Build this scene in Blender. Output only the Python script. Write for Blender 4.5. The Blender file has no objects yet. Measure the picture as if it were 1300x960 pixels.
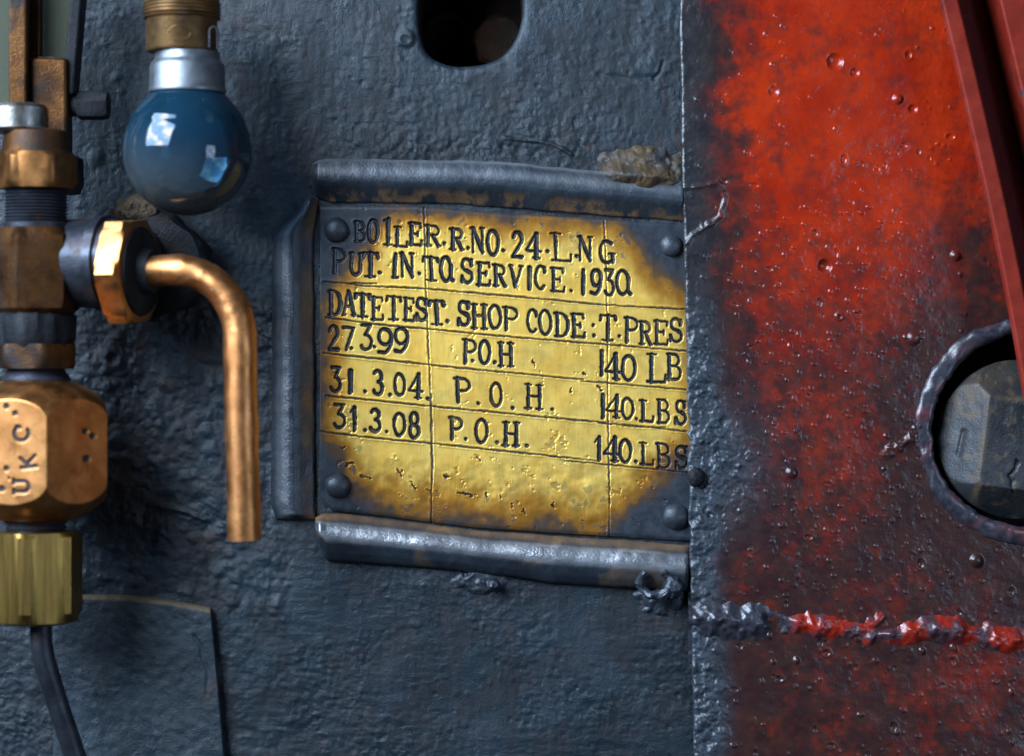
import bpy, bmesh, math, random
import numpy as np
from mathutils import Vector, noise as mnoise

random.seed(7)
scene = bpy.context.scene
C = scene.collection
S = 0.0004                       # metres for one photograph pixel at the wall plane
DC = 3250.0                      # camera distance in the same units (1.3 m)

# ------------------------------------------------------------------ camera
cam = bpy.data.cameras.new('camera')
cam.sensor_fit = 'HORIZONTAL'; cam.sensor_width = 36.0
cam.lens = 36.0 * DC / 1300.0
cam.clip_start = 0.01; cam.clip_end = 50
cam.dof.use_dof = True; cam.dof.focus_distance = (DC - 8) * S; cam.dof.aperture_fstop = 3.2
cam_o = bpy.data.objects.new('camera', cam); C.objects.link(cam_o)
cam_o.location = (0, -DC * S, 0); cam_o.rotation_euler = (math.pi / 2, 0, 0)
scene.camera = cam_o

# ------------------------------------------------------------------ world and lamps
w = bpy.data.worlds.new('World'); scene.world = w; w.use_nodes = True
bg = w.node_tree.nodes['Background']
bg.inputs[0].default_value = (0.62, 0.74, 1.0, 1); bg.inputs[1].default_value = 0.05

def area(name, loc, target, sx, sy, power, col, clouds=False):
    l = bpy.data.lights.new(name, 'AREA'); l.shape = 'RECTANGLE'; l.size = sx; l.size_y = sy
    l.energy = power; l.color = col
    o = bpy.data.objects.new(name, l); C.objects.link(o)
    o.location = loc
    o.rotation_euler = (Vector(target) - Vector(loc)).to_track_quat('-Z', 'Y').to_euler()
    if clouds:
        l.use_nodes = True; nt = l.node_tree; em = nt.nodes['Emission']
        tc = nt.nodes.new('ShaderNodeTexCoord'); nz = nt.nodes.new('ShaderNodeTexNoise')
        nz.inputs['Scale'].default_value = 2.6; nz.inputs['Detail'].default_value = 5
        rp = nt.nodes.new('ShaderNodeValToRGB')
        rp.color_ramp.elements[0].position = .46; rp.color_ramp.elements[0].color = (.36, .62, 1.0, 1)
        rp.color_ramp.elements[1].position = .60; rp.color_ramp.elements[1].color = (1.35, 1.35, 1.35, 1)
        nt.links.new(tc.outputs['UV'], nz.inputs['Vector']); nt.links.new(nz.outputs['Fac'], rp.inputs['Fac'])
        nt.links.new(rp.outputs['Color'], em.inputs['Color'])
    return o
area('cab_opening_light', (-0.98, -0.80, 0.66), (0, 0, 0.02), 1.05, 0.90, 73, (1, .97, .93), True)
area('far_opening_light', (0.92, -1.0, 0.02), (0, 0, 0), 0.40, 0.50, 4.0, (.92, .96, 1), True)

vs = scene.view_settings
vs.view_transform = 'Standard'; vs.look = 'None'; vs.gamma = 1.0; vs.exposure = 0.0
vs.use_curve_mapping = False
scene.render.engine = 'CYCLES'
scene.cycles.use_denoising = True
scene.cycles.max_bounces = 8; scene.cycles.transparent_max_bounces = 12

# ------------------------------------------------------------------ numpy noise
def _hash(ix, iy, seed):
    h = (ix.astype(np.int64) * 374761393 + iy.astype(np.int64) * 668265263 + seed * 974634777) & 0xFFFFFFFF
    h = ((h ^ (h >> 13)) * 1274126177) & 0xFFFFFFFF
    return ((h ^ (h >> 16)) & 0xFFFF) / 65535.0
def vnoise(x, y, seed=0):
    ix = np.floor(x); iy = np.floor(y); fx = x - ix; fy = y - iy
    fx = fx * fx * fx * (fx * (fx * 6 - 15) + 10); fy = fy * fy * fy * (fy * (fy * 6 - 15) + 10)
    a = _hash(ix, iy, seed); b = _hash(ix + 1, iy, seed); c = _hash(ix, iy + 1, seed); d = _hash(ix + 1, iy + 1, seed)
    return (a + (b - a) * fx) * (1 - fy) + (c + (d - c) * fx) * fy
def fbm(x, y, size, oct=4, seed=0, gain=.5):
    x = x / size; y = y / size; s = np.zeros_like(x); amp = 1.0; tot = 0
    for o in range(oct):
        cs, sn = math.cos(.6 + o), math.sin(.6 + o)
        s += amp * vnoise(x * cs - y * sn + 17.3 * o, x * sn + y * cs + 5.1 * o, seed + o * 13); tot += amp
        amp *= gain; x = x * 2.03; y = y * 2.03
    return s / tot
def sstep(a, b, x):
    t = np.clip((x - a) / (b - a), 0, 1); return t * t * (3 - 2 * t)
def line_side(x, y, x0, y0, x1, y1):
    """signed distance to the line p0->p1, positive on its right-hand side in picture axes (y down)"""
    dx, dy = x1 - x0, y1 - y0; L = math.hypot(dx, dy)
    return (dx * (y - y0) - dy * (x - x0)) / L
def spots(X, Y, D, n, box, rlo, rhi, amp, seed, x0, y0, st, power=2.0, rim=0.0, mask=None):
    """n bumps (or pits) laid into the height array D of a regular grid"""
    rg = np.random.RandomState(seed)
    for i in range(n):
        cx = rg.uniform(box[0], box[2]); cy = rg.uniform(box[1], box[3])
        if mask is not None and rg.rand() > mask(cx, cy): continue
        r = rlo + (rhi - rlo) * rg.rand() ** power; a = amp * r * rg.uniform(.6, 1.2); el = rg.uniform(.75, 1.3)
        i0 = max(int((cx - 2.4 * r - x0) / st), 0); i1 = int((cx + 2.4 * r - x0) / st) + 2
        j0 = max(int((cy - 2.4 * r - y0) / st), 0); j1 = int((cy + 2.4 * r - y0) / st) + 2
        if i1 <= 0 or j1 <= 0: continue
        xs = X[j0:j1, i0:i1]; ys = Y[j0:j1, i0:i1]
        if xs.size == 0: continue
        q = np.sqrt(((xs - cx) * el) ** 2 + ((ys - cy) / el) ** 2) / r
        h = np.clip(1 - q * q, 0, 1) ** .8
        if rim: h = h - rim * np.exp(-((q - 1.15) / .28) ** 2)
        D[j0:j1, i0:i1] += a * h
def seg_dist(X, Y, pts):
    d = np.full(X.shape, 1e9)
    for (x0, y0), (x1, y1) in zip(pts[:-1], pts[1:]):
        dx, dy = x1 - x0, y1 - y0; L2 = dx * dx + dy * dy + 1e-9
        t = np.clip(((X - x0) * dx + (Y - y0) * dy) / L2, 0, 1)
        d = np.minimum(d, np.hypot(X - x0 - t * dx, Y - y0 - t * dy))
    return d

# ------------------------------------------------------------------ object helpers
def Fr(px, py, d):
    """frame standing d in front of the wall where the camera sees (px, py); offsets are right, down, towards the room"""
    k = (DC - d) / DC; s = S * k
    ox, oz, oy = (px - 650) * s, (480 - py) * s, -d * S
    def f(p): return (ox + p[0] * s, oy - p[2] * s, oz - p[1] * s)
    return f
def wloc(o):
    v = Vector((0, 0, 0))
    while o is not None: v += o.location; o = o.parent
    return v
def tag(o, label, cat, group=None):
    o['label'] = label; o['category'] = cat
    if group: o['group'] = group
    return o
def thing(name, label, cat, loc, group=None):
    o = bpy.data.objects.new(name, None); o.empty_display_size = .01; C.objects.link(o); o.location = loc
    return tag(o, label, cat, group)
def link(name, me, mat, parent, sharp=None, smooth=True, origin=None):
    if mat is not None: me.materials.append(mat)
    me.polygons.foreach_set('use_smooth', [smooth] * len(me.polygons))
    if sharp is not None and smooth: me.set_sharp_from_angle(angle=math.radians(sharp))
    o = bpy.data.objects.new(name, me); C.objects.link(o)
    if parent is not None: o.parent = parent
    elif origin is not None: o.location = origin
    return o
def obj(name, verts, faces, mat, parent=None, sharp=35, smooth=True, attrs=None, fix=True):
    V = np.array(verts, dtype=np.float64)
    org = np.array(wloc(parent)) if parent is not None else V.mean(axis=0)
    V = V - org
    me = bpy.data.meshes.new(name); me.from_pydata(V.tolist(), [], faces)
    if attrs:
        for k, a in attrs.items():
            at = me.attributes.new(k, 'FLOAT', 'POINT'); at.data.foreach_set('value', np.asarray(a, dtype=np.float32))
    if fix:
        bm = bmesh.new(); bm.from_mesh(me); bmesh.ops.recalc_face_normals(bm, faces=bm.faces[:]); bm.to_mesh(me); bm.free()
    me.update()
    return link(name, me, mat, parent, sharp, smooth, tuple(org))
def grid_obj(name, f, X, Y, D, mat, parent=None, keep=None, skirt=0.0, attrs=None, hole_edge=None):
    """dense relief sheet: X, Y, D are 2-D arrays in picture units; faces where keep is False are left out"""
    H, W_ = X.shape
    ox = np.array(f((0, 0, 0))); ex = np.array(f((1, 0, 0))) - ox; ey = np.array(f((0, 1, 0))) - ox; ed = np.array(f((0, 0, 1))) - ox
    V = ox + X.reshape(-1, 1) * ex + Y.reshape(-1, 1) * ey + D.reshape(-1, 1) * ed
    idx = np.arange(H * W_).reshape(H, W_)
    q = np.stack([idx[:-1, :-1], idx[1:, :-1], idx[1:, 1:], idx[:-1, 1:]], -1).reshape(-1, 4)
    if keep is not None: q = q[keep.reshape(-1)]
    n0 = len(V)
    if skirt:
        ring = np.concatenate([idx[0, :], idx[1:, -1], idx[-1, -2::-1], idx[-2:0:-1, 0]])
        V2 = V[ring] - ed * skirt; V = np.concatenate([V, V2]); m = len(ring)
        a = ring; b = np.roll(ring, -1); c = n0 + np.roll(np.arange(m), -1); d = n0 + np.arange(m)
        q = np.concatenate([q, np.stack([a, b, c, d], -1)])
    org = np.array(wloc(parent)) if parent is not None else np.array(f((float(X.mean()), float(Y.mean()), 0)))
    V = V - org
    me = bpy.data.meshes.new(name)
    me.vertices.add(len(V)); me.vertices.foreach_set('co', V.astype(np.float32).ravel())
    me.loops.add(len(q) * 4); me.loops.foreach_set('vertex_index', q.astype(np.int32).ravel())
    me.polygons.add(len(q)); me.polygons.foreach_set('loop_start', np.arange(0, len(q) * 4, 4, dtype=np.int32))
    me.update(calc_edges=True); me.validate()
    if attrs:
        for k, a in attrs.items():
            a = np.asarray(a, dtype=np.float32).ravel()
            if skirt: a = np.concatenate([a, a[ring]])
            at = me.attributes.new(k, 'FLOAT', 'POINT'); at.data.foreach_set('value', a)
    return link(name, me, mat, parent, None, True, tuple(org))

def hexr(ap, th0):
    def rf(th, t, r): 
        a = (th - th0) % (math.pi / 3) - math.pi / 6
        return min(r, ap / math.cos(a))
    rf.th0 = th0
    return rf
def lathe(name, f, base, axis, prof, mat, parent, n=48, rf=None, sharp=32, thetas=None, noise_amp=0, noise_size=20, attr=None, disp=None, up=None):
    """rings of radius r at t along axis from base (picture units); theta 0 = towards the room, growing to the right"""
    ax = Vector(axis).normalized()
    front = Vector((0, 0, 1)) if up is None else Vector(up)
    u = (front - ax * front.dot(ax))
    if u.length < 1e-4: u = Vector((0, -1, 0)); u = u - ax * u.dot(ax)
    u.normalize()
    v = ax.cross(u); 
    if v.x < 0 or (abs(v.x) < 1e-6 and v.y > 0): v = -v
    ths = thetas if thetas is not None else [2 * math.pi * i / n + getattr(rf, 'th0', 0.0) for i in range(n)]
    n = len(ths); verts = []; raw = []; at = []
    for t, r in prof:
        for th in ths:
            rr = rf(th, t, r) if rf else r
            p = Vector(base) + ax * t + (u * math.cos(th) + v * math.sin(th)) * rr
            if noise_amp and r > 0.5:
                p += (u * math.cos(th) + v * math.sin(th)) * noise_amp * (mnoise.fractal(p / noise_size, 1, 2, 4))
            if disp is not None:
                dd, aa = disp(p, th); p -= (u * math.cos(th) + v * math.sin(th)) * dd; at.append(aa)
            verts.append(f(p))
    faces = []
    for i in range(len(prof) - 1):
        for j in range(n):
            k = (j + 1) % n
            faces.append((i * n + j, i * n + k, (i + 1) * n + k, (i + 1) * n + j))
    faces.append(tuple(range(n))); faces.append(tuple(range((len(prof) - 1) * n, len(prof) * n))[::-1])
    return obj(name, verts, faces, mat, parent, sharp, attrs={attr: at} if (attr and at) else None)
def tube(name, f, path, rad, mat, parent, n=24, sharp=40, noise_amp=0, noise_size=15, open_end=0):
    P = [Vector(p) for p in path]; R = rad if isinstance(rad, (list, tuple)) else [rad] * len(P)
    verts = []; faces = []; u = None
    for i, p in enumerate(P):
        t = (P[min(i + 1, len(P) - 1)] - P[max(i - 1, 0)]).normalized()
        if u is None: 
            a = Vector((0, 0, 1)) if abs(t.z) < .9 else Vector((1, 0, 0)); u = (a - t * a.dot(t)).normalized()
        else: u = (u - t * u.dot(t)).normalized()
        v = t.cross(u)
        for j in range(n):
            th = 2 * math.pi * j / n; q = p + (u * math.cos(th) + v * math.sin(th)) * R[i]
            if noise_amp: q += (u * math.cos(th) + v * math.sin(th)) * noise_amp * mnoise.fractal(q / noise_size, 1, 2, 4)
            verts.append(f(q))
    for i in range(len(P) - 1):
        for j in range(n):
            k = (j + 1) % n; faces.append((i * n + j, i * n + k, (i + 1) * n + k, (i + 1) * n + j))
    m = len(verts)
    if open_end:                                                   # a bored end: the wall turns back into the pipe
        t = (P[-1] - P[-2]).normalized(); base = (len(P) - 1) * n
        for depth, fr_ in ((0, .80), (open_end, .78)):
            for j in range(n):
                q = Vector(P[-1]) - t * depth; th = 2 * math.pi * j / n
                q += (u * math.cos(th) + v * math.sin(th)) * R[-1] * fr_; verts.append(f(q))
        for a, b in ((base, m), (m, m + n)):
            for j in range(n):
                k = (j + 1) % n; faces.append((a + j, a + k, b + k, b + j))
        faces.append(tuple(range(m + n, m + 2 * n)))
    else: faces.append(tuple(range((len(P) - 1) * n, len(P) * n))[::-1])
    faces.append(tuple(range(n)))
    return obj(name, verts, faces, mat, parent, sharp)
def box(name, f, x0, x1, y0, y1, d0, d1, mat, parent, bevel=1.5, skew=None):
    vs_ = []
    for d in (d0, d1):
        for x, y in ((x0, y0), (x1, y0), (x1, y1), (x0, y1)):
            p = Vector((x, y, d)); vs_.append(f(skew(p) if skew else p))
    o = obj(name, vs_, [(0, 1, 2, 3), (7, 6, 5, 4), (0, 4, 5, 1), (1, 5, 6, 2), (2, 6, 7, 3), (3, 7, 4, 0)], mat, parent, 35)
    if bevel:
        b = o.modifiers.new('bevel', 'BEVEL'); b.width = bevel * S; b.segments = 3; b.limit_method = 'ANGLE'
    return o
def lump(name, f, c, r, mat, parent, amp=.25, size=10, sub=4, seed=0):
    bm = bmesh.new(); bmesh.ops.create_icosphere(bm, subdivisions=sub, radius=1)
    vs_ = []; fs = [tuple(v.index for v in fc.verts) for fc in bm.faces]
    for v in bm.verts:
        p = Vector((v.co.x * r[0], v.co.y * r[1], v.co.z * r[2]))
        p *= 1 + amp * mnoise.fractal((p + Vector((seed * 31.7, seed * 7.1, 0))) / size, 1, 2, 4)
        vs_.append(f(Vector(c) + p))
    bm.free()
    return obj(name, vs_, fs, mat, parent, None)
def dome(name, f, cx, cy, d, r, h, mat, parent, amp=.02, slot=False):
    prof = [(-3, r * 1.0), (0, r)] + [(h * math.sin(a), r * math.cos(a)) for a in [i * math.pi / 2 / 10 for i in range(1, 10)]] + [(h, r * .02)]
    return lathe(name, f, (cx, cy, d), (0, 0, 1), prof, mat, parent, 36, None, 60, noise_amp=r * amp * 3, noise_size=r * .9)

# ------------------------------------------------------------------ materials
def worn(name, c1, c2, rough=(.4, .6), metal=0.0, scale=60, bump=.2, bscale=900, bdist=.0006, patch=None, attrs=(), coat=0.0,
         detail=8, stretch=None, spec=.5, pits=None, brush=None, c_lo=.35, c_hi=.65, bump2=None):
    """procedural worn surface: two colours by noise, extra patches (dirt, rust), attribute driven layers, fine relief"""
    m = bpy.data.materials.new(name); m.use_nodes = True; nt = m.node_tree; N = nt.nodes; L = nt.links
    bs = N['Principled BSDF']; tc = N.new('ShaderNodeTexCoord'); vec = tc.outputs['Object']
    def noise(sc, det=detail, rgh=.6, st=None):
        n = N.new('ShaderNodeTexNoise'); n.inputs['Scale'].default_value = sc; n.inputs['Detail'].default_value = det
        n.inputs['Roughness'].default_value = rgh
        if st:
            mp = N.new('ShaderNodeMapping'); mp.inputs['Scale'].default_value = st; L.new(vec, mp.inputs['Vector']); L.new(mp.outputs[0], n.inputs['Vector'])
        else: L.new(vec, n.inputs['Vector'])
        return n.outputs['Fac']
    def rng(s, a, b, lo=0.0, hi=1.0):
        r = N.new('ShaderNodeMapRange'); r.interpolation_type = 'SMOOTHSTEP'; r.inputs[1].default_value = a; r.inputs[2].default_value = b
        r.inputs[3].default_value = lo; r.inputs[4].default_value = hi; L.new(s, r.inputs[0]); return r.outputs[0]
    def mixc(fac, a, b):
        x = N.new('ShaderNodeMix'); x.data_type = 'RGBA'; L.new(fac, x.inputs[0])
        for s, i in ((a, 6), (b, 7)):
            if isinstance(s, tuple): x.inputs[i].default_value = (*s, 1)
            else: L.new(s, x.inputs[i])
        return x.outputs[2]
    def mixf(fac, a, b):
        x = N.new('ShaderNodeMix'); x.data_type = 'FLOAT'; L.new(fac, x.inputs[0])
        for s, i in ((a, 2), (b, 3)):
            if isinstance(s, (int, float)): x.inputs[i].default_value = s
            else: L.new(s, x.inputs[i])
        return x.outputs[0]
    col = mixc(rng(noise(scale, st=stretch), c_lo, c_hi), c1, c2)
    ro = rng(noise(scale * 2.3, st=stretch), .3, .7, rough[0], rough[1]); me = metal
    for (pc, sc, lo, hi, pr, pm) in (patch or ()):
        fac = rng(noise(sc, 10, .65), lo, hi)
        col = mixc(fac, col, pc); ro = mixf(fac, ro, pr); me = mixf(fac, me, pm)
    for (an, pc, pr, pm) in attrs:
        a = N.new('ShaderNodeAttribute'); a.attribute_name = an; fac = a.outputs['Fac']
        if isinstance(pc, tuple) and len(pc) == 2: pc = mixc(rng(noise(scale * 3), .35, .65), pc[0], pc[1])
        col = mixc(fac, col, pc); ro = mixf(fac, ro, pr); me = mixf(fac, me, pm)
    def put(s, sock):
        if isinstance(s, (int, float)): bs.inputs[sock].default_value = s
        else: L.new(s, bs.inputs[sock])
    put(col, 'Base Color'); put(ro, 'Roughness'); put(me, 'Metallic')
    bs.inputs['Coat Weight'].default_value = coat; bs.inputs['Coat Roughness'].default_value = .18
    bs.inputs['Specular IOR Level'].default_value = spec
    b = N.new('ShaderNodeBump'); b.inputs['Strength'].default_value = bump; b.inputs['Distance'].default_value = bdist
    L.new(noise(bscale, 6, .6, brush or stretch), b.inputs['Height']); out = b.outputs[0]
    if bump2:
        b2 = N.new('ShaderNodeBump'); b2.inputs['Strength'].default_value = bump2[0]; b2.inputs['Distance'].default_value = bump2[2]
        L.new(noise(bump2[1], 8, .6), b2.inputs['Height']); L.new(out, b2.inputs['Normal']); out = b2.outputs[0]
    if pits:
        vo = N.new('ShaderNodeTexVoronoi'); vo.inputs['Scale'].default_value = pits[0]; L.new(vec, vo.inputs['Vector'])
        b3 = N.new('ShaderNodeBump'); b3.inputs['Strength'].default_value = pits[1]; b3.inputs['Distance'].default_value = .0006
        L.new(rng(vo.outputs['Distance'], .0, pits[2]), b3.inputs['Height']); L.new(out, b3.inputs['Normal']); out = b3.outputs[0]
    L.new(out, bs.inputs['Normal'])
    return m

SOOT = (.030, .036, .046)
M_wall = worn('painted_steel', (.0038, .0100, .0156), (.0130, .0262, .0366), (.30, .50), 0, 14, .45, 1500, .0009,
              patch=((( .034, .028, .025), 38, .62, .80, .7, 0), ((.006, .008, .011), 240, .56, .70, .6, 0), ((.05, .066, .08), 520, .65, .73, .4, 0)),
              attrs=(('rust', ((.10, .045, .02), (.05, .028, .017)), .8, 0), ('dark', (.006, .009, .013), .6, 0)), spec=.42, bump2=(.22, 520, .0010))
M_plate = worn('stamped_brass', (1.0, .69, .17), (.97, .60, .115), (.48, .57), 1, 60, .22, 1300, .0003, brush=(1, 1, .06),
               patch=(((.80, .49, .08), 70, .58, .84, .5, 1), ((.16, .09, .025), 420, .69, .75, .55, .4)),
               attrs=(('tarnish', (.46, .18, .018), .5, 1), ('char', (.020, .014, .010), .45, 0), ('soot', ((.015, .020, .027), (.030, .037, .047)), .40, 0), ('ink', (.007, .009, .014), .45, 0)))
M_bar = worn('oily_steel', (.014, .020, .028), (.034, .045, .058), (.28, .48), .2, 30, .35, 900, .0008,
             patch=(((.07, .036, .017), 95, .60, .78, .7, 0),), attrs=(('rust', ((.17, .085, .03), (.08, .045, .02)), .8, 0), ('bare_or_glint', ((.55, .57, .60), (.34, .35, .37)), .33, .95)), spec=.6)
M_red = worn('red_enamel', (.27, .0135, .003), (.38, .025, .004), (.11, .22), 0, 30, .3, 1100, .0006,
             attrs=(('soot', ((.012, .011, .012), (.026, .017, .014)), .22, 0), ('crust', ((.020, .028, .037), (.04, .05, .063)), .40, 0)), coat=.0, spec=.5)
M_weld = worn('painted_weld', (.27, .014, .004), (.20, .014, .008), (.2, .34), 0, 120, .3, 1200, .0006,
              attrs=(('soot', ((.016, .020, .028), (.04, .036, .046)), .30, 0),), coat=.1, spec=.6)
M_redbar = worn('red_gloss_paint', (.17, .013, .006), (.24, .022, .010), (.42, .58), 0, 60, .2, 900, .0004,
                patch=(((.035, .03, .034), 60, .57, .66, .5, 0), ((.05, .006, .005), 25, .5, .7, .5, 0)), spec=.2)
M_maroon_shade = worn('shaded_maroon_paint', (.05, .004, .004), (.03, .004, .005), (.5, .65), 0, 60, .2, 900, .0004)  # dark maroon puts the shade inside the channel into the colour
M_bolt = worn('rough_cast_iron', (.028, .033, .039), (.054, .053, .052), (.38, .54), .4, 40, .45, 900, .0008,
              patch=(((.05, .04, .028), 150, .64, .78, .7, 0), ((.010, .013, .019), 40, .46, .66, .5, 0)), attrs=(('rust', ((.13, .08, .035), (.07, .05, .03)), .6, 0),), bump2=(.2, 260, .002))
M_bronze = worn('worn_bronze', (.58, .265, .092), (.40, .165, .052), (.32, .48), 1, 60, .2, 1200, .0004,
                patch=(((.16, .06, .02), 75, .54, .78, .42, .9), ((.02, .02, .024), 420, .64, .70, .5, 0)), attrs=(('ink', (.012, .014, .02), .5, 0),))
M_darkbronze = worn('grimy_bronze', (.125, .052, .016), (.035, .017, .009), (.34, .52), .9, 45, .4, 900, .0008,
                    patch=(((.016, .011, .009), 50, .42, .68, .5, .3),), spec=.3)
M_midbronze = worn('dull_bronze', (.34, .15, .05), (.17, .072, .025), (.34, .5), 1, 50, .3, 1100, .0005,
                   patch=(((.05, .022, .012), 60, .48, .74, .5, .7),), spec=.3)
M_copper = worn('copper_tube', (.56, .245, .088), (.38, .15, .05), (.36, .52), 1, 45, .25, 1500, .0003,
                patch=(((.13, .055, .028), 700, .57, .68, .5, .5), ((.025, .025, .03), 330, .655, .69, .5, 0)), pits=(420, .25, .2))
M_brassnut = worn('scratched_brass', (.38, .245, .066), (.25, .145, .04), (.30, .44), 1, 60, .3, 700, .0005, stretch=(5, 5, .18),
                  patch=(((.10, .05, .025), 90, .60, .74, .5, .5),))
M_black = worn('black_grime', (.006, .007, .009), (.015, .016, .019), (.42, .65), 0, 60, .5, 700, .001,
               patch=(((.03, .017, .010), 70, .58, .74, .8, 0),), spec=.18)
M_steel = worn('dull_blue_steel', (.020, .023, .030), (.05, .055, .07), (.30, .5), .6, 40, .3, 900, .0006,
               patch=(((.05, .024, .013), 60, .52, .72, .6, .3),), spec=.35)
M_alu = worn('bulb_cap_metal', (.26, .285, .31), (.17, .19, .21), (.42, .56), 1, 60, .15, 900, .0003,
             patch=(((.16, .15, .14), 150, .66, .74, .6, .3),))
M_chrome = worn('nickel_collar', (.34, .335, .31), (.18, .165, .14), (.28, .46), 1, 70, .25, 700, .0006,
                patch=(((.04, .035, .03), 130, .58, .68, .6, .1),))
M_socket = worn('aged_socket_brass', (.20, .11, .042), (.10, .055, .022), (.42, .58), .85, 70, .3, 900, .0005,
                patch=(((.05, .035, .025), 90, .55, .72, .6, .2),))
M_rivet = worn('rivet_iron', (.022, .028, .036), (.045, .053, .064), (.38, .5), .3, 150, .4, 900, .0006)
M_filler = worn('rusty_filler', (.075, .045, .018), (.020, .024, .028), (.45, .7), 0, 50, .5, 700, .0012)
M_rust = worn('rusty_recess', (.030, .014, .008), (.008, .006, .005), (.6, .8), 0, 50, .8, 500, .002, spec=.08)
M_dust = worn('tan_dust', (.09, .062, .035), (.035, .025, .018), (.8, .95), 0, 150, .8, 900, .002)
M_cover = worn('cover_paint', (.0065, .015, .022), (.015, .028, .038), (.32, .52), 0, 18, .6, 1500, .0007,
               patch=(((.045, .03, .024), 40, .58, .78, .7, 0), ((.010, .012, .015), 240, .60, .72, .6, 0)), attrs=(('bare_or_glint', (.15, .11, .06), .6, .1),), bump2=(.4, 300, .001))

def bulb_glass():
    m = bpy.data.materials.new('blue_lamp_glass'); m.use_nodes = True; nt = m.node_tree; N = nt.nodes; L = nt.links
    N.remove(N['Principled BSDF']); out = N['Material Output']
    at = N.new('ShaderNodeAttribute'); at.attribute_name = 'clear'
    tc = N.new('ShaderNodeTexCoord')
    nz = N.new('ShaderNodeTexNoise'); nz.inputs['Scale'].default_value = 70; nz.inputs['Detail'].default_value = 8; L.new(tc.outputs['Object'], nz.inputs['Vector'])
    def mixc(a, b):
        x = N.new('ShaderNodeMix'); x.data_type = 'RGBA'; L.new(at.outputs['Fac'], x.inputs[0]); x.inputs[6].default_value = (*a, 1); x.inputs[7].default_value = (*b, 1); return x.outputs[2]
    tr = N.new('ShaderNodeBsdfTransparent'); L.new(mixc((.12, .34, .50), (.86, .90, .90)), tr.inputs['Color'])
    df = N.new('ShaderNodeBsdfDiffuse'); L.new(mixc((.012, .056, .100), (.085, .105, .115)), df.inputs['Color'])
    gl = N.new('ShaderNodeBsdfGlossy'); gl.inputs['Roughness'].default_value = .05
    fr = N.new('ShaderNodeFresnel'); fr.inputs['IOR'].default_value = 1.52
    m1 = N.new('ShaderNodeMixShader'); mr = N.new('ShaderNodeMapRange'); mr.inputs[3].default_value = .22; mr.inputs[4].default_value = .52
    L.new(nz.outputs['Fac'], mr.inputs[0]); L.new(mr.outputs[0], m1.inputs[0]); L.new(tr.outputs[0], m1.inputs[1]); L.new(df.outputs[0], m1.inputs[2])
    m2 = N.new('ShaderNodeMixShader'); L.new(fr.outputs[0], m2.inputs[0]); L.new(m1.outputs[0], m2.inputs[1]); L.new(gl.outputs[0], m2.inputs[2])
    L.new(m2.outputs[0], out.inputs['Surface'])
    return m
M_bulb = bulb_glass()
def gauge_glass():
    m = bpy.data.materials.new('gauge_glass'); m.use_nodes = True; nt = m.node_tree; N = nt.nodes; L = nt.links
    N.remove(N['Principled BSDF']); out = N['Material Output']
    tr = N.new('ShaderNodeBsdfTransparent'); tr.inputs['Color'].default_value = (.50, .52, .42, 1)
    df = N.new('ShaderNodeBsdfDiffuse'); df.inputs['Color'].default_value = (.13, .14, .10, 1)
    gl = N.new('ShaderNodeBsdfGlossy'); gl.inputs['Roughness'].default_value = .08
    m1 = N.new('ShaderNodeMixShader'); m1.inputs[0].default_value = .5; L.new(tr.outputs[0], m1.inputs[1]); L.new(df.outputs[0], m1.inputs[2])
    m2 = N.new('ShaderNodeMixShader'); m2.inputs[0].default_value = .08; L.new(m1.outputs[0], m2.inputs[1]); L.new(gl.outputs[0], m2.inputs[2])
    L.new(m2.outputs[0], out.inputs['Surface']); return m
M_gauge = gauge_glass()

def snap_hole(X, Y, fn_q, cx, cy):
    """faces wholly inside q<1 go; inside vertices of the faces that stay move out to the rim"""
    q = fn_q(X, Y); ins = q < 1
    allin = ins[:-1, :-1] & ins[1:, :-1] & ins[1:, 1:] & ins[:-1, 1:]
    X2 = np.where(ins, cx + (X - cx) / np.maximum(q, .05), X); Y2 = np.where(ins, cy + (Y - cy) / np.maximum(q, .05), Y)
    near = ins & (q > .8)
    return np.where(near, X2, X), np.where(near, Y2, Y), ~allin, q

# ------------------------------------------------------------------ the boiler wall
fW = Fr(0, 0, 0)
st = 1.6
xs = np.arange(-60, 935, st); ys = np.arange(-60, 1020, st); X, Y = np.meshgrid(xs, ys)
D = 5.0 * (fbm(X, Y, 160, 3, 1) - .5) + 1.6 * (fbm(X, Y, 34, 4, 2) - .5)
rough = sstep(420, 300, X) * sstep(330, 420, Y)                    # the coarse casting low on the left
rough = np.maximum(rough, .35 * sstep(420, 330, X))
D += rough * (4.5 * (fbm(X, Y, 24, 4, 5, .6) - .5))
D += 1.2 * (fbm(X * .35, Y * 1.6, 10, 4, 13, .6) - .5) * sstep(.35, .6, fbm(X, Y, 120, 3, 15)) + .8 * (fbm(X * 1.5, Y * .3, 14, 3, 14, .6) - .5)
up = sstep(250, 130, Y) * sstep(340, 430, X)
D += up * 1.4 * (fbm(X, Y, 11, 3, 9) - .5)
D += 1.15 * (fbm(X, Y, 6.5, 3, 21, .6) - .5) * (.25 + 1.5 * sstep(.36, .68, fbm(X, Y, 85, 4, 22)))
crust = np.exp(-((X - 530) / 60) ** 2 - ((Y - 190) / 18) ** 2) + .6 * np.exp(-((X - 680) / 70) ** 2 - ((Y - 185) / 16) ** 2)
D += crust * 9 * (fbm(X, Y, 9, 3, 33) - .45)
spots(X, Y, D, 1700, (90, 390, 360, 780), 2.5, 11, .13, 3, xs[0], ys[0], st, 2.2)
spots(X, Y, D, 260, (90, 0, 380, 400), 2, 8, .12, 4, xs[0], ys[0], st, 2.2)
spots(X, Y, D, 420, (400, 0, 880, 240), 1.5, 5, .15, 6, xs[0], ys[0], st, 2.2)
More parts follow.
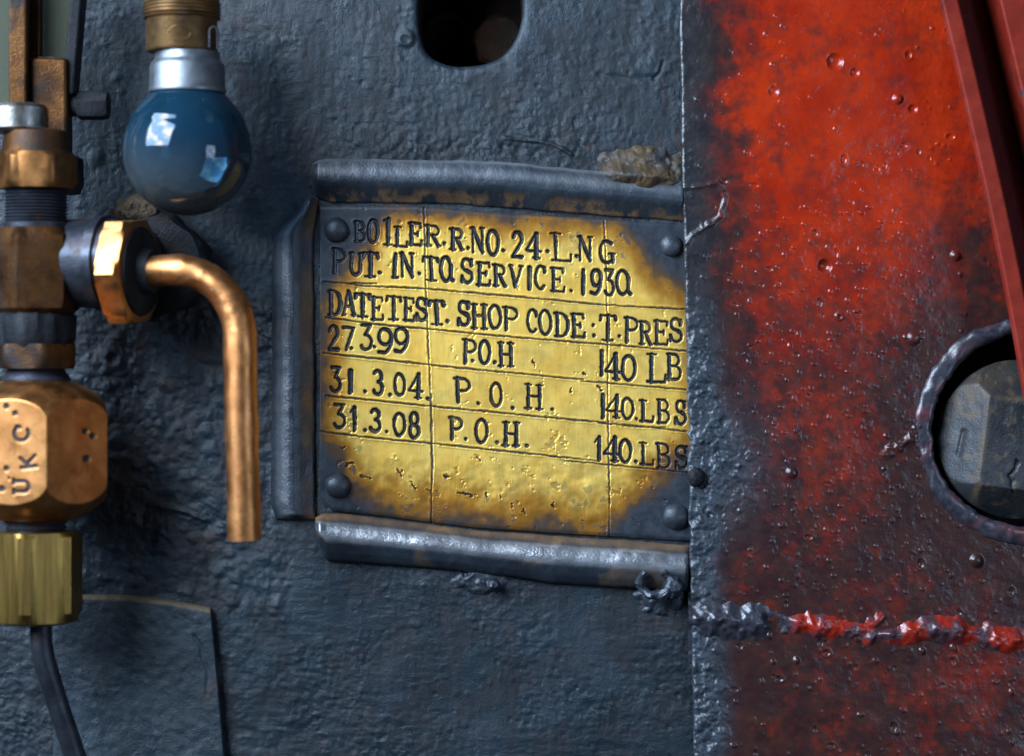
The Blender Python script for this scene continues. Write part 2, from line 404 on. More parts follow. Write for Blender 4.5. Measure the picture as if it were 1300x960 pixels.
spots(X, Y, D, 300, (250, 700, 900, 1020), 1.5, 6, .14, 8, xs[0], ys[0], st, 2.0)
spots(X, Y, D, 260, (90, 0, 900, 1000), 1.5, 4, -.35, 11, xs[0], ys[0], st, 1.5)
for cx, cy, r, a in ((145, 455, 17, 4), (145, 455, 9, -4), (215, 480, 20, 3.5), (150, 560, 14, 3), (515, 49, 13, 4.5), (515, 50, 7, -3), (122, 200, 12, 3), (195, 520, 13, 3)):
    D += a * np.clip(1 - ((X - cx) ** 2 + (Y - cy) ** 2) / r ** 2, 0, 1)
for pts, hw, a in ((((190, 640), (230, 648), (262, 660)), 5, 3), (((830, 100), (838, 92), (842, 78)), 3, -3), (((760, 95), (800, 100), (850, 96)), 6, -1.5), (((640, 175), (700, 182), (726, 196)), 3, 3)):
    D += a * np.clip(1 - seg_dist(X, Y, pts) / hw, 0, 1)
def q_oval(x, y):
    th = np.arctan2(y - 0, x - 596)
    wob = 1 + .03 * np.sin(3 * th + 1) + .035 * np.exp(-((th - 2.25) / .22) ** 2)
    return (np.abs((x - 596) / 66) ** 2.5 + np.abs((y + 2) / 87) ** 2.5) ** (1 / 2.5) / wob
X, Y, keep, q = snap_hole(X, Y, q_oval, 596, -2)
D -= 7 * np.exp(-np.clip(q - 1, 0, 9) / .035) * (q < 2)
rust = sstep(.52, .70, fbm(X, Y, 26, 5, 41)) * (.5 * np.exp(-((X - 220) / 70) ** 2 - ((Y - 430) / 60) ** 2) + .8 * np.exp(-((X - 820) / 70) ** 2 - ((Y - 205) / 26) ** 2)
        + .7 * np.exp(-((X - 845) / 30) ** 2 - ((Y - 770) / 26) ** 2) + .09 + .6 * np.exp(-((X - 250) / 60) ** 2 - ((Y - 660) / 30) ** 2))
dark = sstep(.50, .68, fbm(X, Y, 40, 5, 51)) * .65 + .6 * sstep(.56, .72, fbm(X * 2.6, Y * .3, 46, 4, 53)) + .8 * np.exp(-((X - 500) / 40) ** 2 - ((Y - 190) / 16) ** 2) * sstep(.45, .6, fbm(X, Y, 8, 3, 52))
wall = grid_obj('boiler_wall', fW, X, Y, D, M_wall, None, keep, 20, {'rust': np.clip(rust, 0, 1), 'dark': np.clip(dark, 0, 1)})
wall['kind'] = 'structure'; wall['label'] = 'rough blue-grey painted steel boiler face behind the fittings'
rim = []
for dd, sc in ((-6, 1.0), (-14, .99), (-150, .97)):
    for i in range(72):
        a = 2 * math.pi * i / 72; c, s_ = math.cos(a), math.sin(a)
        lo, hi = 0, 200
        for _ in range(24):
            mid = (lo + hi) / 2
            if q_oval(np.float64(596 + c * mid), np.float64(-2 + s_ * mid)) < 1: lo = mid
            else: hi = mid
        rim.append(fW((596 + c * lo * sc, -2 + s_ * lo * sc, dd)))
fs = [(k * 72 + i, k * 72 + (i + 1) % 72, (k + 1) * 72 + (i + 1) % 72, (k + 1) * 72 + i) for k in range(2) for i in range(72)]
fs.append(tuple(range(144, 216)))
obj('recess', rim, fs, M_rust, wall)
lathe('stay_end', fW, (640, 42, -146), (-.25, -.2, 1), [(0, 40), (30, 38), (36, 30), (36, 1)], M_rust, wall, 48, hexr(34, .4), noise_amp=2)
lathe('pipe_stub', fW, (562, 26, -146), (.1, .35, 1), [(0, 34), (26, 34), (30, 26), (14, 22), (14, 1)], M_rust, wall, 40, None, noise_amp=2)

# ------------------------------------------------------------------ stamped lettering
def arc(cx, cy, rx, ry, a0, a1, n=14):
    return [(cx + rx * math.cos(math.radians(a0 + (a1 - a0) * i / n)), cy + ry * math.sin(math.radians(a0 + (a1 - a0) * i / n))) for i in range(n + 1)]
TK, TN, SR = 1.15, .75, .62                                        # stem, thin stroke, serif weights
GL = {
 'A': [(TN, [(.06, 0), (.48, 1)]), (TK, [(.52, 1), (.90, 0)]), (TN, [(.22, .36), (.76, .36)]), (SR, [(0, 0), (.2, 0)]), (SR, [(.74, 0), (1, 0)])],
 'B': [(TK, [(.2, 0), (.2, 1)]), (TN, [(.05, 1), (.55, 1)] + arc(.55, .77, .32, .23, 90, -90) + [(.2, .54)]), (TN, [(.5, .54)] + arc(.55, .27, .4, .27, 90, -90) + [(.05, 0)])],
 'C': [(1, arc(.52, .5, .44, .5, 48, 312, 22)), (TK, [(.84, .92), (.86, .72)])],
 'D': [(TK, [(.2, 0), (.2, 1)]), (TN, [(.03, 1), (.45, 1)] + arc(.45, .5, .47, .5, 90, -90, 18) + [(.03, 0)]), (TK, arc(.45, .5, .46, .5, 50, -50, 8))],
 'E': [(TK, [(.22, 0), (.22, 1)]), (TN, [(.05, 1), (.88, 1), (.9, .82)]), (TN, [(.22, .52), (.68, .52)]), (SR, [(.68, .62), (.68, .42)]), (TN, [(.05, 0), (.94, 0), (.97, .2)])],
 'G': [(1, arc(.5, .5, .44, .5, 52, 330, 22)), (TK, [(.86, .40), (.86, .06)]), (SR, [(.6, .42), (1.0, .42)])],
 'H': [(TK, [(.2, 0), (.2, 1)]), (TK, [(.8, 0), (.8, 1)]), (TN, [(.2, .52), (.8, .52)])] + [(SR, [(x - .17, y), (x + .17, y)]) for x in (.2, .8) for y in (0, 1)],
 'I': [(TK * 1.1, [(.5, 0), (.5, 1)]), (SR, [(.1, 0), (.9, 0)]), (SR, [(.1, .92), (.5, 1)])],
 'i': [(TK, [(.4, .05), (.5, 1)]), (TN, [(.25, 0), (.8, 0)])],
 'K': [(1, [(.15, 0), (.15, 1)]), (1, [(.85, 1), (.15, .42)]), (1, [(.38, .6), (.9, 0)])],
 'L': [(TK, [(.25, 0), (.25, 1)]), (SR, [(.03, 1), (.5, 1)]), (TN, [(.05, 0), (.95, 0), (.97, .24)])],
 'N': [(TN, [(.15, 0), (.15, 1)]), (TK, [(.15, 1), (.86, .02)]), (TN, [(.86, 0), (.86, 1)]), (SR, [(0, 1), (.2, 1)]), (SR, [(.72, 1), (1, 1)])],
 'O': [(1, arc(.5, .5, .42, .5, 0, 360, 28))],
 'Q': [(1, arc(.46, .5, .40, .5, 0, 360, 28)), (TK, [(.84, .7), (.82, .15), (1.0, .04)])],
 'P': [(TK, [(.22, 0), (.22, 1)]), (TN, [(.05, 1), (.5, 1)] + arc(.52, .74, .38, .26, 90, -90) + [(.22, .48)])],
 'R': [(TK, [(.22, 0), (.22, 1)]), (TN, [(.03, 1), (.5, 1)] + arc(.52, .76, .34, .24, 90, -90) + [(.22, .52)]), (TK, [(.5, .52), (.86, 0)]), (SR, [(.03, 0), (.42, 0)]), (SR, [(.8, 0), (1, 0)])],
 'S': [(1, arc(.5, .75, .36, .25, 20, 180, 12) + arc(.5, .75, .36, .24, 180, 270, 6)), (TK, [(.5, .51), (.7, .42)]), (1, arc(.52, .26, .38, .26, 70, -160, 16)), (TK, [(.86, .96), (.84, .74)]), (TK, [(.1, .26), (.1, .03)])],
 'T': [(TK * 1.1, [(.5, 0), (.5, 1)]), (TN, [(.02, .8), (.08, 1), (.92, 1), (.98, .8)]), (SR, [(.2, 0), (.8, 0)]), (TK, [(.10, .98), (.06, .84)]), (TK, [(.90, .98), (.94, .84)])],
 'U': [(1, [(.14, 1), (.14, .3)] + arc(.5, .3, .36, .3, 180, 360, 14) + [(.86, 1)]), (SR, [(0, 1), (.28, 1)]), (SR, [(.72, 1), (1, 1)])],
 'V': [(TK, [(.12, 1), (.5, 0)]), (TN, [(.5, 0), (.9, 1)]), (SR, [(0, 1), (.28, 1)]), (SR, [(.75, 1), (1.0, 1)])],
 '0': [(1, arc(.5, .5, .40, .5, 0, 360, 28))],
 '1': [(TK * 1.15, [(.6, 0), (.6, 1)]), (TN, [(.6, 1), (.2, .78)])],
 'l': [(TK * 1.2, [(.5, 0), (.5, 1)])],
 '2': [(1, arc(.5, .72, .38, .28, 165, -35, 16) + [(.12, .02)]), (TK, [(.1, 0), (.95, 0)])],
 '3': [(1, arc(.45, .76, .36, .24, 150, -80, 14)), (1, arc(.45, .27, .43, .27, 85, -155, 16))],
 'F': [(1, [(.1, 1), (.8, 1), (.38, .6)]), (1, arc(.42, .3, .43, .3, 85, -150, 16))],
 '4': [(TK * 1.2, [(.7, 0), (.7, 1)]), (TN, [(.7, 1), (.06, .28), (1, .28)]), (SR, [(.5, 0), (.92, 0)])],
 '7': [(1, [(.08, .98), (.95, 1), (.3, 0)])],
 '8': [(1, arc(.5, .75, .33, .25, 0, 360, 20)), (1, arc(.5, .26, .40, .26, 0, 360, 20))],
 '9': [(1, arc(.48, .68, .38, .32, 0, 360, 22)), (1, arc(.3, .62, .56, .62, 8, -72, 12) + [(.1, .06)])],
}
# every stamp as it sits on the plate: character, left, top, right, bottom in picture units
TXT = '''B 450 282 464 307;O 467 280 481 308;I 486 278 500 311;L 500 289 518 313;E 519 284 536 311;R 539 287 560 312;. 564 309;R 571 291 589 317;. 594 315;N 598 290 615 321;O 618 293 634 324;. 639 318;2 650 295 664 326;4 667 297 687 327;. 695 319;L 699 297 726 331;. 732 325;N 734 301 752 331;G 761 306 781 334
P 421 317 440 346;U 444 322 460 349;T 460 322 481 351;. 482 346;i 496 323 508 352;N 508 322 526 352;. 532 347;T 537 327 558 356;Q 559 327 575 357;S 585 329 601 359;E 605 334 623 362;R 626 337 643 363;V 646 338 664 364;l 669 340 676 367;C 679 338 694 367;E 699 341 717 370;. 725 369;l 737 343 744 373;9 750 343 765 374;F 768 343 781 375;Q 782 344 801 374
D 417 370 434 400;A 435 370 451 400;T 450 374 471 402;E 471 378 487 406;T 490 377 510 406;E 512 379 527 407;S 528 379 543 407;T 544 383 565 412;. 568 408;S 581 383 597 413;H 598 387 619 417;O 620 388 637 417;P 638 391 659 419;C 669 393 683 422;O 684 394 701 425;D 704 398 723 427;E 725 399 743 428;. 753 413;. 754 426;T 761 401 783 432;. 786 427;P 792 404 811 434;R 811 409 828 437;E 830 408 849 437;S 850 405 867 434
2 417 414 430 444;7 435 416 450 444;. 446 442;F 458 413 474 444;. 475 440;9 479 418 500 449;9 500 417 520 448;P 587 432 606 461;. 600 458;O 608 433 623 462;. 628 460;H 632 436 653 465;l 761 446 767 476;4 768 450 788 481;O 789 452 808 483;L 821 450 846 485;B 846 450 865 482
F 420 467 434 497;l 442 471 448 498;. 463 497;3 474 471 487 501;. 495 501;O 500 475 515 502;4 518 475 537 505;. 543 506;P 576 481 599 511;. 607 512;O 622 487 638 516;. 651 518;H 666 489 690 519;. 701 520;l 762 502 769 530;4 769 502 789 530;O 789 506 805 532;. 808 532;L 812 509 830 535;B 834 508 850 537;S 857 509 872 539
F 424 514 440 543;1 443 517 455 546;. 463 546;3 470 520 484 548;. 491 548;O 499 525 515 553;8 519 524 533 556;P 570 531 588 558;. 591 557;O 603 533 620 562;. 631 562;H 638 537 660 566;. 669 566;1 753 555 766 584;4 766 555 787 585;O 786 559 802 587;. 807 586;L 812 563 830 590;B 833 564 851 594;S 857 567 874 595'''

fP = Fr(0, 0, 6)
st = .75
xs = np.arange(407, 886, st); nv = 580
top = np.interp(xs, [407, 537, 640, 760, 865, 890], [261, 262, 271, 278, 284, 286]) + .8 * (fbm(xs, xs * 0, 14, 3, 60) - .5)
bot = np.interp(xs, [407, 413, 422, 470, 544, 600, 769, 873, 890], [630, 638, 648, 653, 663, 670, 681, 687, 689]) + 1.6 * (fbm(xs, xs * 0 + 9, 18, 3, 61) - .5)
vv = np.linspace(0, 1, nv)[:, None]
X = np.repeat(xs[None, :], nv, 0); Y = top[None, :] * (1 - vv) + bot[None, :] * vv
X = X - 1.2 * sstep(0, 1, vv) * sstep(460, 407, X) + .8 * (fbm(Y, Y * 0, 30, 2, 62) - .5) * sstep(412, 407, X)
INK = np.zeros_like(X); CUT = np.zeros_like(X)
dy = (bot - top).mean() / nv
def win(x0, y0, x1, y1):
    i0 = max(int((x0 - 407) / st) - 2, 0); i1 = min(int((x1 - 407) / st) + 3, X.shape[1])
    ya, yb = top[i0:i1], bot[i0:i1]
    j0 = max(int(((y0 - ya) / (yb - ya)).min() * nv) - 2, 0); j1 = min(int(((y1 - ya) / (yb - ya)).max() * nv) + 3, nv)
    return slice(j0, j1), slice(i0, i1)
JX = fbm(X, Y, 5, 3, 95) - .5; JY = fbm(X, Y, 5, 3, 96) - .5; JD = fbm(X, Y, 16, 3, 97)
def stamp(pts, hw, depth, edge=.9, jit=1.6):
    xs_ = [p[0] for p in pts]; ys_ = [p[1] for p in pts]; pd = hw + 4
    w_ = win(min(xs_) - pd, min(ys_) - pd, max(xs_) + pd, max(ys_) + pd)
    d = seg_dist(X[w_] + jit * JX[w_], Y[w_] + jit * JY[w_], pts) + .9 * (JD[w_] - .5)
    CUT[w_] = np.minimum(CUT[w_], -depth * sstep(hw + .6, hw * .25, d))
    CUT[w_] = np.where(CUT[w_] > -.15, np.maximum(CUT[w_], .22 * np.exp(-((d - hw - 1.5) / 1.0) ** 2)), CUT[w_])
    INK[w_] = np.maximum(INK[w_], sstep(hw + edge, hw - .5, d) * np.clip(.85 + .4 * JD[w_], 0, 1))
rg = random.Random(3)
for row in TXT.split('\n'):
    for it in row.split(';'):
        p = it.split(); ch = p[0]
        if ch == '.':
            x, y = float(p[1]), float(p[2]); stamp([(x, y), (x + .6, y + .4)], 2.5 + rg.uniform(-.4, .3), 2.2); continue
        x0, y0, x1, y1 = map(float, p[1:5]); wgt = rg.uniform(.9, 1.14); lean = rg.uniform(-.05, .05); tilt = rg.uniform(.03, .09)
        for sw, pl in GL[ch]:
            pts = [(x0 + (x1 - x0) * (a + lean * (b - .5)), y1 - (y1 - y0) * b + (a - .5) * (x1 - x0) * tilt) for a, b in pl]
            stamp(pts, 2.25 * sw * wgt, 2.1 + .6 * sw)
def wob(pts, amp=.5, n=40):
    xs_ = [p[0] for p in pts]; out = []
    for (x0, y0), (x1, y1) in zip(pts[:-1], pts[1:]):
        for i in range(10):
            t = i / 10; out.append((x0 + (x1 - x0) * t + rg.uniform(-amp, amp) * .5, y0 + (y1 - y0) * t + rg.uniform(-amp, amp) * .5))
    return out + [pts[-1]]
for pts, hw in (([(410, 358), (440, 360), (479, 360)], .8), ([(440, 360), (465, 363.5), (540, 366.7), (640, 375.5), (769, 387.5), (872, 393)], .95),
                ([(414, 403), (483, 412.6), (544, 418), (640, 427.3), (769, 437.5), (872, 446)], .95),
                ([(411, 448.6), (481, 456), (544, 463.4), (640, 473), (741, 482)], .95), ([(738, 484), (800, 489), (872, 495)], .85),
                ([(414, 502.5), (547, 516), (640, 525), (769, 537)], .95), ([(760, 537.5), (800, 540), (872, 548)], .85), ([(790, 541), (845, 543)], .6),
                ([(407, 548), (470, 556), (547, 563), (640, 573), (721, 581.5)], .95), ([(717, 585), (800, 593), (876, 600)], .8), ([(700, 579), (760, 586)], .6),
                ([(538.5, 262), (540, 330), (541, 366), (543, 420), (545, 463)], .85), ([(545, 455), (546.5, 510), (548, 580), (547.5, 664)], .9), ([(548, 500), (549.5, 600), (547, 640)], .6),
                ([(767, 280), (770, 345), (771.5, 440), (772, 530)], .6), ([(772, 525), (773, 590), (774, 640)], .9), ([(774, 600), (773.5, 682)], .55)):
    stamp(wob(pts), hw, 1.5, .75)
# dents and chisel nicks, mostly in the blank band at the foot
for i in range(26):
    if i < 12: x, y = rg.uniform(430, 850), rg.uniform(570, 672)
    else: x, y = rg.uniform(415, 865), rg.uniform(285, 660)
    a = rg.uniform(-.3, 1.2); l = abs(rg.gauss(0, 3.2)) + .6
    stamp([(x, y), (x + l * math.cos(a), y + l * math.sin(a))], rg.uniform(.2, .7), rg.uniform(.4, 1.2), .6, 7)
for x, y, l, a, hw in ((583, 624, 16, .35, 2.0), (650, 640, 5, 1.2, 1.6), (617, 627, 4, 1.4, 1.4), (635, 628, 6, 1.5, 1.2), (665, 648, 7, 1.5, 1.8), (700, 640, 6, .8, 1.5), (505, 596, 12, .9, 1.2), (520, 612, 10, .8, 1.4), (565, 603, 5, .4, 1.8), (460, 605, 12, .3, 1.2), (433, 570, 7, -.5, 1.5), (440, 592, 9, -.5, 1.8), (607, 580, 6, 1.2, 1.2), (740, 474, 4, 1, 1.5), (758, 490, 8, .6, 1.6), (724, 495, 5, .8, 1.2), (676, 458, 6, 1.2, 1.2)):
    stamp([(x, y), (x + l * math.cos(a), y + l * math.sin(a))], hw * .8, 1.8, 1.0, 9)
band = sstep(560, 610, Y); pn = fbm(X, Y, 13, 4, 91, .55)
pit = sstep(.775 - .05 * band, .85 - .05 * band, pn + .16 * (fbm(X, Y, 60, 2, 92) - .5))
CUT -= .6 * pit; INK = np.maximum(INK, .5 * sstep(.35, .9, pit))
D = 2.6 * (fbm(X, Y, 140, 2, 71) - .5) + .3 * (fbm(X, Y, 34, 3, 72) - .5) + CUT
D += sstep(560, 610, Y) * 1.7 * (fbm(X, Y, 24, 3, 73) - .5)
D -= 2.0 * np.clip(1 - (Y - top[None, :]) / 5, 0, 1) ** 2 + 2.0 * np.clip(1 - (bot[None, :] - Y) / 6, 0, 1) ** 2
nz = fbm(X, Y, 34, 5, 81) - .5; nz2 = fbm(X, Y, 11, 4, 82) - .5
e = np.minimum.reduce([line_side(X, Y, 407, 385, 497, 262) , X - 410, line_side(X, Y, 484, 662, 405, 545), (bot[None, :] - Y) * .55 - 2 + 10 * (X < 620) * 0,
                       line_side(X, Y, 890, 562, 742, 692), line_side(X, Y, 764, 268, 892, 398), (Y - top[None, :]) - 4, 892 - X])
ee = e + nz * 26 + nz2 * 14
char = sstep(16, -2, ee) * .85; soot = sstep(6, -16, ee); tarn = np.clip(sstep(42, 6, ee) * .95 + sstep(.16, .3, nz) * .12, 0, 1)
sp = sstep(.17, .24, nz2) * sstep(60, 10, e) * .8                 # scorch freckles next to the burnt rim
soot = np.clip(np.maximum(soot, sp * sstep(-.05, .15, nz)), 0, 1)
lab = 'brass boiler register plate stamped with test dates, edges blackened by soot'
pt = thing('register_plate', lab, 'plate', fP((640, 475, 0)))
grid_obj('stamped_plate', fP, X, Y, D, M_plate, pt, None, 5, {'soot': soot, 'char': np.clip(char, 0, 1), 'tarnish': tarn, 'ink': INK})
for x, y, r, h in ((427, 292, 16, 12), (429, 617, 16, 12), (852, 312, 14, 10), (858, 656, 17, 12)):
    dome('rivet', fP, x, y, 0, r, h, M_rivet, pt)

# ------------------------------------------------------------------ the welded frame round the plate
def strip(name, f, lo, hi, height, prof, mat, parent, n=150, vertical=False, amp=1.6, seed=0, attr_fn=None, m=26):
    """raised moulding between two edge lines; lo/hi are (along, across) tables; prof gives the cross section"""
    a0, a1 = lo[0][0], lo[-1][0]; us = np.linspace(a0, a1, n); ss = np.linspace(0, 1, m)
    L0 = np.interp(us, [p[0] for p in lo], [p[1] for p in lo]); H0 = np.interp(us, [p[0] for p in hi], [p[1] for p in hi])
    U = np.repeat(us[None, :], m, 0); A = L0[None, :] + (H0 - L0)[None, :] * ss[:, None]
    Hh = np.interp(ss, [p[0] for p in prof], [p[1] for p in prof])[:, None] * height
    endf = np.minimum(np.clip((us - a0) / 7, 0, 1), np.clip((a1 - us) / 7, 0, 1)) ** .5
    ns = fbm(U + 9 * fbm(U, A, 15, 2, seed + 21), A + 9 * fbm(U, A, 15, 2, seed + 22), 46, 5, seed) - .5
    Dd = (Hh * endf[None, :]) + amp * 1.8 * ns * np.minimum(1, Hh / height * 3) * endf[None, :] + .6 * (fbm(U, A, 8, 3, seed + 3) - .5)
    A = A + 2.5 * (fbm(U, A * 0, 22, 3, seed + 7) - .5)
    Xx, Yy = (A, U) if vertical else (U, A)
    at = attr_fn(Xx, Yy, np.repeat(ss[:, None], n, 1), ns) if attr_fn else None
    return grid_obj(name, f, Xx, Yy, Dd, mat, parent, None, 14, at)
fF = Fr(0, 0, 2)
frame = thing('plate_frame', 'dark steel moulding welded round the brass register plate', 'frame', fF((630, 480, 0)))
def top_at(X, Y, s, n): return {'rust': np.clip((sstep(.62, .8, s) * .8 + sstep(.86, 1, s) * .4) * sstep(.46, .62, fbm(X, Y, 18, 5, 171, .65)) + .9 * np.exp(-((X - 815) / 40) ** 2 - ((Y - 215) / 12) ** 2), 0, 1), 'bare_or_glint': np.clip(sstep(.10, .03, s) * .45 + sstep(.12, .3, s) * sstep(.45, .3, s) * .18, 0, 1)}  # pale metal colour brightens the lit top edge and upper face
strip('moulding', fF, [(398, 207), (405, 204), (430, 202), (560, 204), (640, 206), (700, 212), (760, 218), (872, 229)], [(398, 250), (420, 257), (560, 258), (700, 268), (872, 281)], 21,
      [(0, .25), (.03, .62), (.08, .74), (.25, .88), (.42, 1), (.54, 1), (.64, .86), (.85, .38), (1, .05)], M_bar, frame, 260, seed=101, attr_fn=top_at)
def bot_at(X, Y, s, n): return {'rust': np.clip(sstep(.22, .05, s) * .75 + sstep(.1, .25, n) * .4, 0, 1), 'bare_or_glint': np.clip(sstep(.15, .26, s) * sstep(.62, .42, s) * (.85 + .8 * n) , 0, 1)}  # bare metal band, its bright colour painting the highlight along the bar
strip('moulding', fF, [(400, 657), (410, 653), (430, 652), (545, 666), (600, 673), (770, 685), (876, 692)], [(400, 680), (415, 712), (560, 722), (640, 731), (700, 740), (876, 752)], 21,
      [(0, .10), (.12, .45), (.25, .78), (.38, .96), (.48, 1), (.62, .92), (.8, .72), (.95, .42), (1, .2)], M_bar, frame, 260, seed=131, attr_fn=bot_at)
def left_at(X, Y, s, n): return {'rust': np.clip(sstep(.6, .85, s) * (.6 + 2 * n), 0, 1), 'bare_or_glint': np.clip(sstep(.06, .2, s) * sstep(.5, .3, s) * .12, 0, 1)}  # faint pale metal band paints the lit strip on the left side
strip('moulding', fF, [(250, 390), (268, 378), (285, 358), (300, 346), (640, 344), (660, 350)], [(250, 404), (300, 397), (660, 399)], 19,
      [(0, .0), (.12, .34), (.26, .74), (.42, .98), (.56, 1), (.68, .8), (.86, .4), (1, .1)], M_bar, frame, 220, True, seed=161, attr_fn=left_at)
def blob_field(name, f, x0, x1, y0, y1, h, mat, parent, seed, size=14, st=1.2, base=None):
    xs = np.arange(x0, x1, st); ys = np.arange(y0, y1, st); X, Y = np.meshgrid(xs, ys)
    q = ((X - (x0 + x1) / 2) / ((x1 - x0) / 2)) ** 2 + ((Y - (y0 + y1) / 2) / ((y1 - y0) / 2)) ** 2
    n = fbm(X, Y, size, 3, seed); mask = sstep(1.0, .1, q + (n - .5) * .9)
    dd = -5 + mask * h * (.65 + .7 * n) + 1.2 * mask * (fbm(X, Y, 6, 3, seed + 5) - .5)
    if base is not None: dd = dd + base(X, Y)
    m4 = np.maximum(np.maximum(mask[:-1, :-1], mask[1:, 1:]), np.maximum(mask[1:, :-1], mask[:-1, 1:]))
    return grid_obj(name, f, X, Y, dd, mat, parent, m4 > .02)
blob_field('filler_lump', Fr(0, 0, 4), 758, 880, 180, 244, 15, M_filler, frame, 211, 17, base=lambda x, y: 17 * sstep(206, 228, y - (x - 820) * .1))
blob_field('weld_lump', fF, 566, 656, 714, 760, 10, M_rivet, frame, 221, 13)
blob_field('weld_lump', fF, 800, 884, 718, 786, 12, M_rivet, frame, 231, 12)
# the curled, torn end of the lower moulding
ring = []
for i in range(33):
    a = math.radians(-60 + 285 * i / 32); ring.append((832 + 17 * math.cos(a), 738 + 17 * math.sin(a), 20 + 4 * math.sin(a * 2)))
tube('torn_curl', fF, ring, 6.5, M_bar, frame, 18, noise_amp=5, noise_size=11)
lump('torn_curl', fF, (853, 745, 16), (12, 15, 14), M_bar, frame, .3, 9, 4, 3)
lump('weld_lump', fF, (626, 741, 10), (9, 7, 10), M_bar, frame, .3, 7, 4, 5)

# ------------------------------------------------------------------ low cover plate
fC = Fr(0, 0, 0)
st = 2.0
xs = np.linspace(0, 1, 110); ys = np.linspace(0, 1, 130); U, V_ = np.meshgrid(xs, ys)
tops = np.interp(xs, [0, .45, .7, 1], [754, 755, 760, 771]); rx = 268 + 22 * ys ** .9
X = 70 + (rx[:, None] - 70) * U; Y = tops[None, :] + (1010 - tops[None, :]) * V_
D = 15 + 3.4 * (fbm(X, Y, 60, 3, 301) - .5) + 1.8 * (fbm(X, Y, 9, 3, 302) - .5)
D -= 5 * np.clip(1 - (Y - tops[None, :]) / 6, 0, 1) ** 2
crk = seg_dist(X, Y, [(248, 806), (256, 818), (258, 832), (266, 850), (264, 880)])
D -= 2.2 * np.clip(1 - crk / 3, 0, 1)
bare_or_glint = np.clip(sstep(9, 3, Y - tops[None, :] + 5 * (fbm(X, Y, 12, 3, 303) - .5)) + .6 * np.clip(1 - crk / 4, 0, 1) * 0, 0, 1)
cov = grid_obj('cover_plate', fC, X, Y, D, M_cover, None, None, 20, {'bare_or_glint': bare_or_glint * .85})
tag(cov, 'flat blue-grey painted cover plate with tan worn top edge', 'cover plate')

# ------------------------------------------------------------------ red plate with the plug hole
fR = Fr(0, 0, 18)
st = 1.3; nx = 360; ys = np.arange(-50, 1015, st)
lx = np.interp(ys, [-50, 0, 235, 450, 690, 870, 1015], [862, 863, 866, 872, 876, 880, 883]) + 3 * (fbm(ys, ys * 0, 30, 4, 401) - .5) + 7 * (fbm(ys, ys * 0, 16, 4, 402) - .5) * sstep(420, 560, ys) * sstep(780, 700, ys)
uu = np.linspace(0, 1, nx)
X = lx[:, None] + (1340 - lx[:, None]) * uu[None, :]; Y = np.repeat(ys[:, None], nx, 1)
HX, HY, HR = 1306, 547, 127
D = 6 * (fbm(X, Y, 150, 3, 411) - .5) + 1.6 * (fbm(X, Y, 40, 3, 412) - .5) + .8 * (fbm(X, Y, 9, 3, 413) - .5)
crm = np.clip(sstep(60, 8, X - lx[:, None] + 26 * (fbm(X, Y, 40, 3, 421) - .5)) * (.25 + .9 * sstep(330, 520, Y)) + .8 * np.exp(-((X - 925) / 45) ** 2 - ((Y - 590) / 70) ** 2), 0, 1)
D += crm * 9 * (fbm(X, Y, 13, 4, 422, .6) - .42)
st_x = (1340 - 872) / nx
spots(X, Y, D, 1150, (885, -40, 1330, 1010), 1.0, 3.6, .36, 431, 872, ys[0], st, 1.6)
spots(X, Y, D, 650, (930, 260, 1180, 760), 1.0, 3.6, .42, 432, 872, ys[0], st, 1.5)
spots(X, Y, D, 130, (900, -40, 1300, 1000), 2, 5.5, -.30, 433, 872, ys[0], st, 1.5, .5)
spots(X, Y, D, 60, (900, 800, 1300, 1000), 2, 5, .5, 434, 872, ys[0], st, 1.5)
for cx, cy, r, a in ((1060, 78, 11, -5), (1085, 92, 6, -3), (982, 116, 7, -3), (1140, 126, 7, 4), (1159, 138, 6, -3), (1047, 338, 9, -6), (1066, 402, 6, 4), (1066, 402, 3.5, -5), (1213, 325, 7, 4), (1240, 712, 9, 5), (1005, 600, 8, 4), (1160, 430, 9, 4)):
    D += a * np.clip(1 - ((X - cx) ** 2 + (Y - cy) ** 2) / r ** 2, 0, 1) ** .8
flake = seg_dist(X + 7 * (fbm(X, Y, 16, 3, 445) - .5), Y + 7 * (fbm(X, Y, 16, 3, 446) - .5), [(862, 236), (890, 237), (912, 234), (920, 244), (921, 258), (914, 274), (900, 287), (884, 296), (864, 312)])
D += 2.4 * np.exp(-(flake / 3.0) ** 2) * (.4 + 1.1 * fbm(X, Y, 22, 3, 447))
spl = seg_dist(X + 8 * (fbm(X, Y, 14, 3, 449) - .5), Y + 8 * (fbm(X, Y, 14, 3, 450) - .5), [(1125, 575), (1150, 560), (1165, 552), (1172, 538)]); D += 6 * np.exp(-(spl / 6) ** 2) * fbm(X, Y, 12, 3, 448)
q0 = np.hypot(X - HX, Y - HY)
X, Y, keep, q = snap_hole(X, Y, lambda x, y: np.hypot(x - HX, y - HY) / HR, HX, HY)
D -= 2 * np.clip(1 - (X - lx[:, None]) / 4, 0, 1) ** 2
n1 = fbm(X, Y, 70, 5, 441) - .5; n2 = fbm(X, Y, 22, 5, 442, .6) - .5; n3 = fbm(X, Y, 7, 4, 443) - .5
r_edge = sstep(2, 140, X - lx[:, None] + 60 * n1 + 34 * n2)
redness = r_edge * (1.12 - sstep(180, 560, Y + 140 * n1) * .66 - .22 * sstep(560, 720, Y))
redness -= .42 * np.exp(-((q0 - HR - 30) / 60) ** 2) * sstep(300, 420, Y)
redness -= .6 * np.exp(-((X - 1230) / 60) ** 2 - ((Y - 310) / 70) ** 2)
